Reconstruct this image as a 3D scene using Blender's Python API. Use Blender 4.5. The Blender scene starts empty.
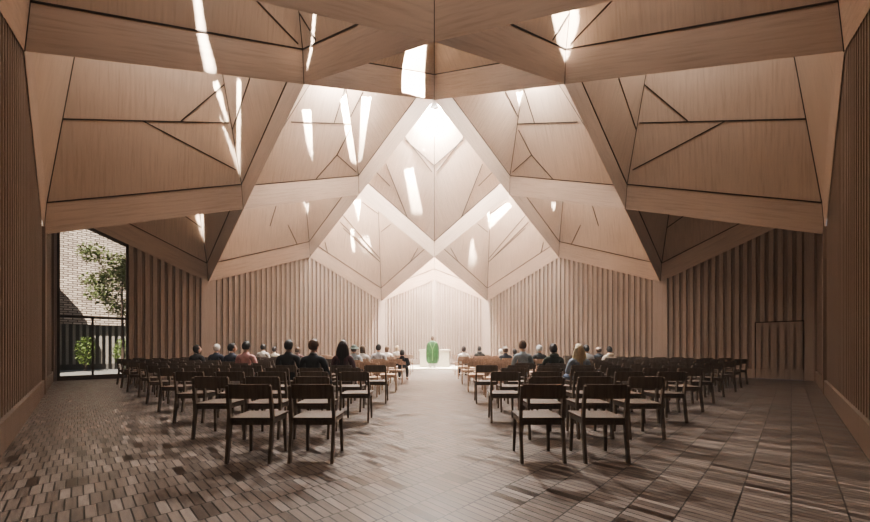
import bpy, bmesh, math, random
from mathutils import Vector, Matrix
from mathutils.geometry import delaunay_2d_cdt
random.seed(7)
C = bpy.context.scene.collection
M_ = 3.36          # half diagonal of one roof bay
Z0 = -0.87         # near corner of the room
CH = 1.2           # camera height
F = 357.0
R2 = math.sqrt(2)

# ---------------------------------------------------------------- helpers
def W(a, b, z=0.0):
    """bay grid (a right-far, b left-far) -> world"""
    return Vector(((a-b)*M_, Z0+(a+b)*M_, z))

def new_mat(name):
    m = bpy.data.materials.new(name); m.use_nodes = True
    nt = m.node_tree
    b = nt.nodes['Principled BSDF']
    return m, nt, b

def N(nt, typ, **kw):
    n = nt.nodes.new(typ)
    for k, v in kw.items():
        if k.startswith('i_'):
            key = k[2:]
            n.inputs[int(key) if key.isdigit() else key].default_value = v
        else: setattr(n, k, v)
    return n

def ramp(nt, cols):
    r = nt.nodes.new('ShaderNodeValToRGB')
    el = r.color_ramp.elements
    while len(el) < len(cols): el.new(0.5)
    for e, (p, c) in zip(el, cols): e.position = p; e.color = (*c, 1)
    return r

def simple(name, col, rough=.6, var=.12, scale=30):
    m, nt, b = new_mat(name)
    tc = N(nt, 'ShaderNodeTexCoord')
    no = N(nt, 'ShaderNodeTexNoise'); no.inputs['Scale'].default_value = scale
    nt.links.new(tc.outputs['Object'], no.inputs['Vector'])
    lo = tuple(c*(1-var) for c in col); hi = tuple(min(1, c*(1+var)) for c in col)
    r = ramp(nt, [(.3, lo), (.7, hi)])
    nt.links.new(no.outputs['Fac'], r.inputs[0]); nt.links.new(r.outputs[0], b.inputs['Base Color'])
    b.inputs['Roughness'].default_value = rough
    return m

def wood(name, col, dark, rough=.55, gscale=1.0, coords='UV', bump=.15, blotch=.5, sheen=0.5):
    """grain runs along the second coordinate"""
    m, nt, b = new_mat(name)
    tc = N(nt, 'ShaderNodeTexCoord')
    mp = N(nt, 'ShaderNodeMapping'); mp.inputs['Scale'].default_value = (18*gscale, .8*gscale, 18*gscale if coords == 'Object' else 1)
    if coords == 'Object': mp.inputs['Scale'].default_value = (18*gscale, 18*gscale, .8*gscale)
    nt.links.new(tc.outputs[coords], mp.inputs['Vector'])
    n1 = N(nt, 'ShaderNodeTexNoise'); n1.inputs['Scale'].default_value = 1.0; n1.inputs['Detail'].default_value = 6; n1.inputs['Roughness'].default_value = .65
    nt.links.new(mp.outputs[0], n1.inputs['Vector'])
    n2 = N(nt, 'ShaderNodeTexNoise'); n2.inputs['Scale'].default_value = .45
    nt.links.new(tc.outputs[coords], n2.inputs['Vector'])
    r = ramp(nt, [(.28, dark), (.5, col), (.75, tuple(min(1, c*1.1) for c in col))])
    nt.links.new(n1.outputs['Fac'], r.inputs[0])
    mx = N(nt, 'ShaderNodeMix', data_type='RGBA', blend_type='MULTIPLY')
    mx.inputs[0].default_value = blotch
    r2 = ramp(nt, [(.3, (.72, .7, .68)), (.7, (1, 1, 1))])
    nt.links.new(n2.outputs['Fac'], r2.inputs[0])
    nt.links.new(r.outputs[0], mx.inputs[6]); nt.links.new(r2.outputs[0], mx.inputs[7])
    nt.links.new(mx.outputs[2], b.inputs['Base Color'])
    bp = N(nt, 'ShaderNodeBump'); bp.inputs['Strength'].default_value = bump; bp.inputs['Distance'].default_value = .01
    nt.links.new(n1.outputs['Fac'], bp.inputs['Height']); nt.links.new(bp.outputs[0], b.inputs['Normal'])
    b.inputs['Roughness'].default_value = rough
    b.inputs['Specular IOR Level'].default_value = sheen
    return m

PANEL = wood('ash_veneer_upright', (.55, .43, .335), (.44, .335, .255), gscale=1.0)
BAND = wood('ash_veneer_lengthwise', (.53, .41, .32), (.41, .31, .24), gscale=1.0)
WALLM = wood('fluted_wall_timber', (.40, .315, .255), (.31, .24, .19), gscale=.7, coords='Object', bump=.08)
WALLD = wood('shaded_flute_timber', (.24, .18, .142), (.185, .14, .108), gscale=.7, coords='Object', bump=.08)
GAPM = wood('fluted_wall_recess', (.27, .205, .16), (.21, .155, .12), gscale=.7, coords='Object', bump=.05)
PIER = wood('pier_timber', (.43, .345, .285), (.37, .29, .235), gscale=.5, coords='Object', bump=.05)
JOINT = simple('dark_joint', (.035, .022, .015), .9)
CHAIR = wood('chair_oak_shaded', (.15, .115, .086), (.095, .07, .052), rough=.42, gscale=2, coords='Object', bump=.05)  # chair oak for the dim rows, shade put into the colour
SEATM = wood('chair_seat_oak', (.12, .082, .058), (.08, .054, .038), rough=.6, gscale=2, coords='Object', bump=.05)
CHAIR_LIT = wood('chair_oak_lit', (.60, .43, .315), (.44, .30, .215), rough=.45, gscale=2, coords='Object', bump=.05)  # lit copy of the same chair oak, brightness painted into the colour
SEAT_LIT = wood('chair_seat_lit', (.64, .47, .35), (.5, .36, .26), rough=.4, gscale=2, coords='Object', bump=.05)
FRAME = simple('bronze_frame', (.06, .045, .035), .45)
CREAM = simple('altar_stone', (.80, .74, .60), .6, .05, 8)
DECK = simple('roof_underside', (.45, .36, .28), .8)

def mesh_obj(name, bm, mats, parent=None, smooth=False, kind=None):
    me = bpy.data.meshes.new(name)
    bm.normal_update(); bm.to_mesh(me); bm.free()
    if not isinstance(mats, (list, tuple)): mats = [mats]
    for m in mats: me.materials.append(m)
    if smooth:
        for p in me.polygons: p.use_smooth = True
    o = bpy.data.objects.new(name, me); C.objects.link(o)
    if parent: o.parent = parent
    if kind: o['kind'] = kind
    return o

def empty(name, loc=(0, 0, 0), rz=0, kind=None):
    o = bpy.data.objects.new(name, None); C.objects.link(o)
    o.location = loc; o.rotation_euler = (0, 0, rz); o.empty_display_size = .1
    if kind: o['kind'] = kind
    return o

def tag(o, label, cat, group=None):
    o['label'] = label; o['category'] = cat
    if group: o['group'] = group
    return o

def box(bm, cx, cy, cz, sx, sy, sz, mat=0, rot=None, bev=0):
    mt = Matrix.Translation((cx, cy, cz))
    if rot: mt = mt @ rot
    r = bmesh.ops.create_cube(bm, size=1, matrix=mt @ Matrix.Diagonal((sx, sy, sz, 1)))
    vs = r['verts']
    fs = set(f for v in vs for f in v.link_faces)
    for f in fs: f.material_index = mat
    if bev:
        es = list(set(e for v in vs for e in v.link_edges))
        rr = bmesh.ops.bevel(bm, geom=es, offset=bev, segments=2, affect='EDGES', profile=.7)
        for f in rr['faces']: f.material_index = mat
    return vs

def bar(bm, p, q, w, d, up=Vector((0, 0, 1)), mat=0, w2=None, d2=None):
    """tapered rectangular bar from p to q; w across, d along up-projected"""
    p, q = Vector(p), Vector(q); ax = (q-p).normalized()
    s = ax.cross(up)
    if s.length < 1e-4: s = ax.cross(Vector((1, 0, 0)))
    s.normalize(); t = s.cross(ax).normalized()
    w2 = w if w2 is None else w2; d2 = d if d2 is None else d2
    A = [bm.verts.new(p+s*w*i/2+t*d*j/2) for i, j in ((-1, -1), (1, -1), (1, 1), (-1, 1))]
    B = [bm.verts.new(q+s*w2*i/2+t*d2*j/2) for i, j in ((-1, -1), (1, -1), (1, 1), (-1, 1))]
    fs = [bm.faces.new(A[::-1]), bm.faces.new(B)]
    for k in range(4): fs.append(bm.faces.new((A[k], A[(k+1) % 4], B[(k+1) % 4], B[k])))
    for f in fs: f.material_index = mat
    bmesh.ops.recalc_face_normals(bm, faces=fs)
    return A+B

# ---------------------------------------------------------------- roof nodes
def H(a, b):
    da, db = min(a, 4-a), min(b, 4-b)
    if (a, b) == (1, 1): return 6.2
    f = {0: 1.08, 1: 3.03, 2: 4.95}
    if da == 0 or db == 0:
        o = max(da, db) if (da == 0) != (db == 0) else 0
        o = db if da == 0 else da
        return 4.1 if o == 1 else 6.05
    return f[da]+f[db]
def Pn(a, b): return W(a, b, H(a, b))

BANDH = .82
# -- faces for ray lookup:  list of (v0, n, polygon pts)
FACES = []
def add_face_record(pts): FACES.append([Vector(p) for p in pts])

def tri_hit(o, d, pts):
    from mathutils.geometry import intersect_ray_tri
    best = None
    for k in range(1, len(pts)-1):
        h = intersect_ray_tri(pts[0], pts[k], pts[k+1], d, o, True)
        if h is not None:
            t = (h-o).length
            if best is None or t < best[0]: best = (t, h)
    return best
def cam_ray(px, py):
    return Vector((0, 0, CH)), Vector(((px-434.3)/F, 1, (347-py)/F)).normalized()
def cast(o, d):
    best = None
    for i, pts in enumerate(FACES):
        h = tri_hit(o, d, pts)
        if h and h[0] > 1e-3 and (best is None or h[0] < best[0]): best = (h[0], h[1], i)
    return best

ceiling = empty('ceiling', W(2, 2, 0), kind='structure')
def local(p): return p - ceiling.location

def uv_face(bm, f, udir, vdir, off=(0, 0)):
    uv = bm.loops.layers.uv.verify()
    for l in f.loops:
        l[uv].uv = (l.vert.co.dot(udir)+off[0], l.vert.co.dot(vdir)+off[1])

def coffer(a, b):
    inner = a in (1, 2) and b in (1, 2)
    cs = [(a, b), (a+1, b), (a+1, b+1), (a, b+1)]
    P = [Pn(*c) for c in cs]
    cen = W(a+.5, b+.5)
    if (a, b) == (2, 2): apexh, cut = 12.1, 11.9
    elif inner: apexh, cut = 12.1, 11.2
    else:
        apexh, cut = 18.5, 12.3
    if (a, b) == (0, 2): cen = W(a+.40, b+.5)
    if (a, b) == (2, 0): cen = W(a+.5, b+.40)
    apex = Vector((cen.x, cen.y, apexh))
    B = []
    for p in P:
        d = Vector((cen.x-p.x, cen.y-p.y, 0))
        q = p + d*.028; q.z = p.z+BANDH
        B.append(q)
    T = [q.lerp(apex, (cut-q.z)/(apexh-q.z)) for q in B]
    # upright panels
    bm = bmesh.new()
    recs = []
    for k in range(4):
        l = (k+1) % 4
        vs = [bm.verts.new(local(v)) for v in (B[k], B[l], T[l], T[k])]
        f = bm.faces.new(vs)
        e = (B[l]-B[k]).normalized()
        n = e.cross(apex-B[k]).normalized(); up = n.cross(e).normalized()
        if up.z < 0: up = -up
        # upright grain, squared to the horizon
        eh = Vector((e.x, e.y, 0)).normalized(); vv = n.cross(eh).normalized()
        uv_face(bm, f, eh, vv, (random.random()*5, random.random()*5))
        recs.append(len(FACES)); add_face_record((B[k], B[l], T[l], T[k]))
    co = mesh_obj('coffer', bm, PANEL, ceiling)
    # edge bands
    for k in range(4):
        l = (k+1) % 4
        bm = bmesh.new()
        f = bm.faces.new([bm.verts.new(local(v)) for v in (P[k], P[l], B[l], B[k])])
        e = (P[l]-P[k]).normalized(); n = e.cross(B[k]-P[k]).normalized()
        uv_face(bm, f, n.cross(e), e, (random.random()*5, random.random()*5))
        mesh_obj('edge_beam', bm, BAND, co)
        add_face_record((P[k], P[l], B[l], B[k]))
    # dark joints on creases and over the bands
    bm = bmesh.new()
    ins = Vector((cen.x, cen.y, 0))
    def jl(p, q, w=.035, n=None):
        mid = (p+q)/2; 
        nn = n if n is not None else Vector((cen.x-mid.x, cen.y-mid.y, -.3)).normalized()
        bar(bm, local(p+nn*.004), local(q+nn*.004), w, .016, up=nn)
    for k in range(4):
        l = (k+1) % 4
        near_wall = (cs[k][0] == 0 and cs[l][0] == 0) or (cs[k][1] == 0 and cs[l][1] == 0)
        if not near_wall: jl(B[k], B[l], .03)
        jl(B[k], T[k], .028)
        jl(P[k], B[k], .012)
    mesh_obj('joint', bm, JOINT, co)
    return co
coffers = {}
for a in range(4):
    for b in range(4): coffers[(a, b)] = coffer(a, b)

# extra panel joints: given where they show on the surfaces (left half, mirrored to the right)
SEAMS = [
 ((61,119),(229,123)), ((181,121),(225,84)), ((143,121),(236,170)),
 ((250,78),(232,131)),
 ((256,0),(298,44)), ((284,0),(276,-12)),
 ((291,122),(352,124)), ((345,88),(334,123)), ((337,155),(315,180)), ((337,155),(356,172)), ((350,130),(337,155)),
 ((363,92),(350,118)),
 ((404,136),(432,172)), ((434,166),(463,140)),
 ((386,164),(409,222)), ((372,168),(390,186)),
 ((330,200),(381,260)), ((381,232),(391,224)), ((381,216),(362,202)), ((343,228),(380,262)), ((418,248),(408,266)), ((340,222),(380,262)),
 ((276,206),(270,226)), ((288,225),(298,246)), ((325,242),(328,254)),
 ((185,216),(202,228)),
 ((300,14),(316,40)),
]
def seam_objects():
    per = {}
    for s in SEAMS:
        for mir in (False, True):
            (x0, y0), (x1, y1) = s
            if mir: x0, x1 = 868.6-x0, 868.6-x1
            o, d = cam_ray((x0+x1)/2, (y0+y1)/2)
            h = cast(o, d)
            if not h or h[2] % 8 > 3: continue
            pts = FACES[h[2]]
            n = (pts[1]-pts[0]).cross(pts[3]-pts[0]).normalized()
            ends = []
            for (x, y) in ((x0, y0), (x1, y1)):
                o2, d2 = cam_ray(x, y)
                t = (pts[0]-o2).dot(n)/d2.dot(n); ends.append(o2+d2*t)
            # clip the segment to the face outline
            p, q = ends; lo, hi = 0.0, 1.0
            cenf = sum(pts, Vector())/4
            for k in range(4):
                e = pts[(k+1) % 4]-pts[k]; m = n.cross(e)
                if m.dot(cenf-pts[k]) < 0: m = -m
                dp, dq = m.dot(p-pts[k]), m.dot(q-pts[k])
                if dp < 0 and dq < 0: lo, hi = 1, 0; break
                if dp < 0: lo = max(lo, dp/(dp-dq))
                if dq < 0: hi = min(hi, dp/(dp-dq))
            if hi <= lo: continue
            nn = n if n.dot(o-h[1]) > 0 else -n
            per.setdefault(h[2]//8, []).append((p.lerp(q, lo)+nn*.004, p.lerp(q, hi)+nn*.004, nn))
    return per
for ci, segs in seam_objects().items():
    bm = bmesh.new()
    for p, q, nn in segs: bar(bm, local(p), local(q), .032, .016, up=nn)
    co = coffers[(ci//4, ci % 4)]
    mesh_obj('panel_joint', bm, JOINT, co)

# ---------------------------------------------------------------- outlines for the added sliver spots
SUN = Vector((.20, .36, -1.0)).normalized()
DECKH = 13.4
SL = [
 [(191,0),(197,0),(216,72),(206,72)],
 [(213,84),(218,80),(229,123),(226,122)],
 [(237,80),(241,80),(240,186),(236.5,186)],
 [(313,12),(316,12),(311,78),(309,78)],
 [(402,50),(424,45),(425,98),(402,92)],
 [(201,212),(203.5,212),(204,240),(200,240)],
 [(302,110),(311,110),(313,160),(307,145)],
 [(340,100),(346,94),(357,165),(350,160)],
 [(404,170),(413,168),(423,214),(412,212)],
 [(353,200),(361,200),(359,222)],
 [(358,240),(369,237),(372,252),(365,250)],
 [(350,230),(354,230),(355,251),(352,250)],
 [(475,227),(507,202),(512,206),(487,232)],
 [(470,244),(473,241),(477,262),(469,262)],
 [(551,12),(572,8),(569,78),(565,74)],
 [(303,206),(309,204),(308,213)],
 [(516,92),(523,92),(520,108)],
 [(362,97),(371,97),(362,160),(358,160)],
 [(551,203),(556,203),(554,211)],
]
holes = []
BEAMS = []
for s_ in SL:
    hs = []
    for (x, y) in s_:
        o, d = cam_ray(x, y); hs.append(cast(o, d))
    cxp = sum(p[0] for p in s_)/len(s_); cyp = sum(p[1] for p in s_)/len(s_)
    o, d = cam_ray(cxp, cyp); hc_ = cast(o, d)
    if not hc_: continue
    ci = hc_[2]//8; a_, b_ = ci//4, ci % 4
    inner_ = a_ in (1, 2) and b_ in (1, 2)
    kb = sum(1 for B_ in BEAMS if B_[4] == ci)
    if inner_:
        hp = W(2, 2)-W(a_+.5, b_+.5); lp = W(a_+.5, b_+.5, 11.0)+hp.normalized()*(.1+.42*kb)
    else:
        lp = W(a_+.5, b_+.5, 12.1)+Vector((.55*math.cos(kb*2.1), .55*math.sin(kb*2.1), 0))*(1 if kb else 0)
    def on_face(x, y):
        pts = FACES[hc_[2]]; n = (pts[1]-pts[0]).cross(pts[3]-pts[0]).normalized()
        o2, d2 = cam_ray(x, y); return o2+d2*((pts[0]-o2).dot(n)/d2.dot(n))
    P_ = [on_face(x, y) for x, y in s_]
    mid = on_face(cxp, cyp)
    BEAMS.append((lp, (mid-lp).normalized(), P_, (mid-lp).length, ci))

def deck():
    bm = bmesh.new()
    cs = [W(-.08, -.08), W(4.08, -.08), W(4.08, 4.08), W(-.08, 4.08)]
    verts = [Vector((c.x, c.y)) for c in cs]; faces = [[0, 1, 2, 3]]
    for h in holes:
        n = len(verts); verts += h; faces.append(list(range(n, n+len(h))))
    vo, eo, fo, ov, oe, of = delaunay_2d_cdt(verts, [], faces, 1, 1e-5)
    vv = [bm.verts.new((v.x, v.y, DECKH)) for v in vo]
    for f, orig in zip(fo, of):
        if any(k > 0 for k in orig): continue
        c = [vv[i] for i in f]
        try: bm.faces.new(c)
        except ValueError: pass
    # outer fascia down to the wall heads
    prof = {0: 6.05, 1: 4.1, 2: 6.05, 3: 4.1, 4: 6.05}
    ring = [(0, 0, 1, 0), (4, 0, 0, 1), (4, 4, -1, 0), (0, 4, 0, -1)]
    for (a, b, da, db) in ring:
        for k in range(4):
            p0 = W(a+da*k, b+db*k); p1 = W(a+da*(k+1), b+db*(k+1))
            out = ((p0+p1)/2-W(2, 2)); nrm = Vector((p1.y-p0.y, -(p1.x-p0.x), 0)).normalized()
            if nrm.dot(out) < 0: nrm = -nrm
            q0, q1 = p0+nrm*.16, p1+nrm*.16
            if k == 0: q0 -= (p1-p0).normalized()*.2
            if k == 3: q1 += (p1-p0).normalized()*.2
            bm.faces.new([bm.verts.new(v) for v in (Vector((q0.x, q0.y, prof[k]-.02)), Vector((q1.x, q1.y, prof[k+1]-.02)),
                          Vector((q1.x, q1.y, DECKH)), Vector((q0.x, q0.y, DECKH)))])
    for v in bm.verts: v.co -= ceiling.location
    return mesh_obj('roof_deck', bm, DECK, ceiling)

# ---------------------------------------------------------------- walls
def prof_h(s):   # s in bays 0..4
    s = max(0, min(4, s)); k = int(min(3, math.floor(s))); t = s-k
    hh = [6.05, 4.1, 6.05, 4.1, 6.05]
    return hh[k]*(1-t)+hh[k+1]*t
L = M_*R2      # bay side length
def wall(name, a0, b0, da, db, skips=(), door=None, ribm=None, pierm=None):
    ribm = ribm or WALLM; pierm = pierm or PIER
    """fluted wall; s runs 0..4 bays from (a0,b0). skips: (s0,s1) fully open"""
    root = empty(name, W(a0, b0), kind='structure')
    org = W(a0, b0); d = (W(a0+da, b0+db)-org).normalized()
    cen = W(2, 2); n = Vector((-d.y, d.x, 0))
    if n.dot(cen-org) < 0: n = -n
    bm = bmesh.new()
    def at(s, off, z): 
        p = d*(s*L)+n*off; p.z = z; return p
    def quad(s0, o0, s1, o1, zb, mat, top=True):
        t0, t1 = prof_h(s0)+.06, prof_h(s1)+.06
        if not top: t0 = t1 = top_h
        f = bm.faces.new([bm.verts.new(v) for v in (at(s0, o0, zb), at(s1, o1, zb), at(s1, o1, t1), at(s0, o0, t0))])
        f.material_index = mat
    pitch = .243/L; rw = .125/L; ch = .012/L
    F0, G0 = -.015, -.066
    # flutes between piers
    segs = []
    piers = [(-.0, .06), (.94, 1.06), (2.94, 3.06), (3.94, 4.0)]
    cuts = sorted(piers+list(skips))
    s = 0
    for c0, c1 in cuts:
        if c0 > s+1e-4: segs.append((s, c0))
        s = max(s, c1)
    if s < 4: segs.append((s, 4))
    for s0, s1 in segs:
        nr = max(1, round((s1-s0)/pitch)); pp = (s1-s0)/nr
        g = pp-rw
        for i in range(nr):
            x0 = s0+i*pp; xa = x0+g/2-ch; xb = x0+g/2; xc = xb+rw; xd = xc+ch
            x1 = x0+pp
            # split at the ridge/valley of the wall head is negligible
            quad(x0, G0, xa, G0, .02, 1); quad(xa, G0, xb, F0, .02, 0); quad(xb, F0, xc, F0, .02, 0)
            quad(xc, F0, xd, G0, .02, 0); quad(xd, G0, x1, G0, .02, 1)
    bmesh.ops.remove_doubles(bm, verts=bm.verts, dist=1e-4)
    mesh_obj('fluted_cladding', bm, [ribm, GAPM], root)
    # piers
    for c0, c1 in piers:
        if any(c0 < k1 and c1 > k0 for k0, k1 in skips): continue
        bm = bmesh.new()
        vs = []
        for sx in (c0, (c0+c1)/2, c1):
            for off in (-.09, .045):
                for z in (0, prof_h(sx)+.03):
                    vs.append(bm.verts.new(at(sx, off, z)))
        # order: sx(3) x off(2) x z(2)
        def V(i, j, k): return vs[i*4+j*2+k]
        for i in range(2):
            for j in range(2):
                bm.faces.new((V(i, j, 0), V(i+1, j, 0), V(i+1, j, 1), V(i, j, 1)))
        for i in (0, 2): bm.faces.new((V(i, 0, 0), V(i, 1, 0), V(i, 1, 1), V(i, 0, 1)))
        bmesh.ops.recalc_face_normals(bm, faces=bm.faces)
        mesh_obj('flat_pier', bm, pierm, root)
    # baseboard
    bsegs = []
    s = 0.0
    for c0, c1 in sorted(list(skips)+([door] if door else [])):
        bsegs.append((s, c0)); s = c1
    bsegs.append((s, 4.0))
    for s0, s1 in bsegs:
        if s1-s0 < .02: continue
        bm = bmesh.new()
        for off0, off1, z0, z1 in ((-.09, .03, 0, .36),):
            v = [bm.verts.new(at(ss, oo, zz)) for ss in (s0, s1) for oo in (off0, off1) for zz in (z0, z1)]
            idx = [(0, 1, 3, 2), (4, 6, 7, 5), (0, 4, 5, 1), (2, 3, 7, 6), (1, 5, 7, 3), (0, 2, 6, 4)]
            for q in idx: bm.faces.new([v[i] for i in q])
        bmesh.ops.recalc_face_normals(bm, faces=bm.faces)
        mesh_obj('baseboard', bm, pierm, root)
    return root, at, d, n
WIN = (.03, .42)
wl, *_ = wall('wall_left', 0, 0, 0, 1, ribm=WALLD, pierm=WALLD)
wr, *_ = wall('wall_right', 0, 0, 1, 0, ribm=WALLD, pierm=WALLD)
wfl, atFL, dFL, nFL = wall('wall_far_left', 0, 4, 1, 0, skips=[(-.0, WIN[1])])
DOOR = (.062, .335)
wfr, atFR, dFR, nFR = wall('wall_far_right', 4, 0, 0, 1, door=DOOR)

# door in the far right wall: battened double leaf, flush with the flutes
def door():
    root = empty('door_1', W(4, 0), kind='structure')
    mid = (DOOR[0]+DOOR[1])/2
    for (s0, s1) in ((DOOR[0], mid), (mid, DOOR[1])):
        bm = bmesh.new()
        g = .008/L
        def blk(sa, sb, oa, ob, za, zb, mat=0):
            v = [bm.verts.new(atFR(ss, oo, zz)) for ss in (sa, sb) for oo in (oa, ob) for zz in (za, zb)]
            fs = []
            for q in [(0, 1, 3, 2), (4, 6, 7, 5), (0, 4, 5, 1), (2, 3, 7, 6), (1, 5, 7, 3), (0, 2, 6, 4)]:
                f = bm.faces.new([v[i] for i in q]); f.material_index = mat; fs.append(f)
            bmesh.ops.recalc_face_normals(bm, faces=fs)
        blk(s0+g, s1-g, -.06, .012, 0.01, 2.12, 0)
        nb = 3; pp = (s1-s0)/nb
        for i in range(nb): blk(s0+i*pp+pp*.22, s0+i*pp+pp*.72, .012, .06, .40, 2.10, 0)
        blk(s0+g, s1-g, .012, .05, .02, .38, 0)
        mesh_obj('door_leaf', bm, WALLM, root)
    bm = bmesh.new()
    bar(bm, atFR(DOOR[0], .012, 2.14), atFR(DOOR[1], .012, 2.14), .02, .03, mat=0)
    bar(bm, atFR(DOOR[0], .02, 0.01), atFR(DOOR[0], .02, 2.14), .02, .02)
    bar(bm, atFR(DOOR[1], .02, 0.01), atFR(DOOR[1], .02, 2.14), .02, .02)
    mesh_obj('door_frame', bm, JOINT, root)
door()

# window in the far left wall
GLASS, nt, bs = new_mat('window_glass')
nt.nodes.remove(bs)
tr = N(nt, 'ShaderNodeBsdfTransparent'); tr.inputs[0].default_value = (.93, .96, .96, 1)
gl = N(nt, 'ShaderNodeBsdfGlossy'); gl.inputs['Roughness'].default_value = .02
fr = N(nt, 'ShaderNodeFresnel'); fr.inputs[0].default_value = 1.45
mx = N(nt, 'ShaderNodeMixShader')
nt.links.new(fr.outputs[0], mx.inputs[0]); nt.links.new(tr.outputs[0], mx.inputs[1]); nt.links.new(gl.outputs[0], mx.inputs[2])
nt.links.new(mx.outputs[0], nt.nodes['Material Output'].inputs[0])
def window():
    root = empty('window_1', W(0, 4), kind='structure')
    s0, s1 = WIN; a = .07/L
    bm = bmesh.new()
    o = -.06
    bar(bm, atFL(s0, o, 0), atFL(s0, o, prof_h(s0)), .07, .14, up=nFL)
    bar(bm, atFL(s1, o, 0), atFL(s1, o, prof_h(s1)), .07, .14, up=nFL)
    bar(bm, atFL(s0, o, .08), atFL(s1, o, .08), .14, .16)
    bar(bm, atFL(s0, o, prof_h(s0)-.05), atFL(s1, o, prof_h(s1)-.05), .12, .12)
    mesh_obj('window_frame', bm, FRAME, root)
    bm = bmesh.new()
    ms = (s0+s1)/2-.01
    bar(bm, atFL(ms, o, .1), atFL(ms, o, 2.28), .06, .08, up=nFL)
    bar(bm, atFL(s0, o, 2.3), atFL(s1, o, 2.3), .08, .08)
    mesh_obj('mullion', bm, FRAME, root)
    bm = bmesh.new()
    bm.faces.new([bm.verts.new(v) for v in (atFL(s0, -.1, .1), atFL(s1, -.1, .1), atFL(s1, -.1, prof_h(s1)), atFL(s0, -.1, prof_h(s0)))])
    mesh_obj('pane', bm, GLASS, root)
    # solid jamb beside the corner
    bm = bmesh.new()
    v0 = [atFL(0, -.09, 0), atFL(s0, -.09, 0), atFL(s0, -.09, 6.1), atFL(0, -.09, 6.1)]
    bm.faces.new([bm.verts.new(v) for v in v0])
    mesh_obj('jamb', bm, PIER, root)
window()

# ---------------------------------------------------------------- floor
FLOOR, nt, bs = new_mat('diagonal_timber_block_floor')
tc = N(nt, 'ShaderNodeTexCoord')
mp = N(nt, 'ShaderNodeMapping'); mp.inputs['Rotation'].default_value = (0, 0, math.radians(-45))
nt.links.new(tc.outputs['Object'], mp.inputs['Vector'])
def brick(c1, c2, mort, ms, w, h, off):
    b = N(nt, 'ShaderNodeTexBrick'); b.offset = off; b.offset_frequency = 2; b.squash = 1
    b.inputs['Color1'].default_value = (*c1, 1); b.inputs['Color2'].default_value = (*c2, 1); b.inputs['Mortar'].default_value = (*mort, 1)
    b.inputs['Scale'].default_value = 1; b.inputs['Mortar Size'].default_value = ms; b.inputs['Mortar Smooth'].default_value = .1
    b.inputs['Brick Width'].default_value = w; b.inputs['Row Height'].default_value = h
    b.inputs['Bias'].default_value = 0
    nt.links.new(mp.outputs[0], b.inputs['Vector'])
    return b
b1 = brick((0, 0, 0), (1, 1, 1), (.5, .5, .5), 0.0, .070, .29, .5)      # random value per board
b2 = brick((1, 1, 1), (1, 1, 1), (0, 0, 0), .0055, .070, .29, .5)
sep = b1.outputs['Color']
r = ramp(nt, [(0, (.035, .020, .013)), (.045, (.04, .023, .016)), (.055, (.105, .080, .066)), (.45, (.155, .12, .099)), (.8, (.20, .157, .13)), (1, (.265, .213, .18))])
nt.links.new(sep, r.inputs[0])
ns = N(nt, 'ShaderNodeTexNoise'); ns.inputs['Scale'].default_value = 9; ns.inputs['Detail'].default_value = 5
mp2 = N(nt, 'ShaderNodeMapping'); mp2.inputs['Scale'].default_value = (5, .6, 1)
nt.links.new(mp.outputs[0], mp2.inputs['Vector']); nt.links.new(mp2.outputs[0], ns.inputs['Vector'])
r3 = ramp(nt, [(.3, (.72, .72, .72)), (.7, (1.0, 1.0, 1.0))])
nt.links.new(ns.outputs['Fac'], r3.inputs[0])
m1 = N(nt, 'ShaderNodeMix', data_type='RGBA', blend_type='MULTIPLY'); m1.inputs[0].default_value = 1
nt.links.new(r.outputs[0], m1.inputs[6]); nt.links.new(r3.outputs[0], m1.inputs[7])
m2 = N(nt, 'ShaderNodeMix', data_type='RGBA', blend_type='MULTIPLY'); m2.inputs[0].default_value = .9
nt.links.new(m1.outputs[2], m2.inputs[6]); nt.links.new(b2.outputs['Color'], m2.inputs[7])
nt.links.new(m2.outputs[2], bs.inputs['Base Color'])
rr = ramp(nt, [(0, (.30, .30, .30)), (1, (.55, .55, .55))])
nt.links.new(sep, rr.inputs[0]); nt.links.new(rr.outputs[0], bs.inputs['Roughness'])
bp = N(nt, 'ShaderNodeBump'); bp.inputs['Strength'].default_value = .5; bp.inputs['Distance'].default_value = .006
nt.links.new(b2.outputs['Color'], bp.inputs['Height']); nt.links.new(bp.outputs[0], bs.inputs['Normal'])
bm = bmesh.new()
bm.faces.new([bm.verts.new(v) for v in (W(-.03, -.03), W(4.03, -.03), W(4.03, 4.03), W(-.03, 4.03))])
mesh_obj('floor', bm, FLOOR, kind='structure')

deck()

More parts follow.
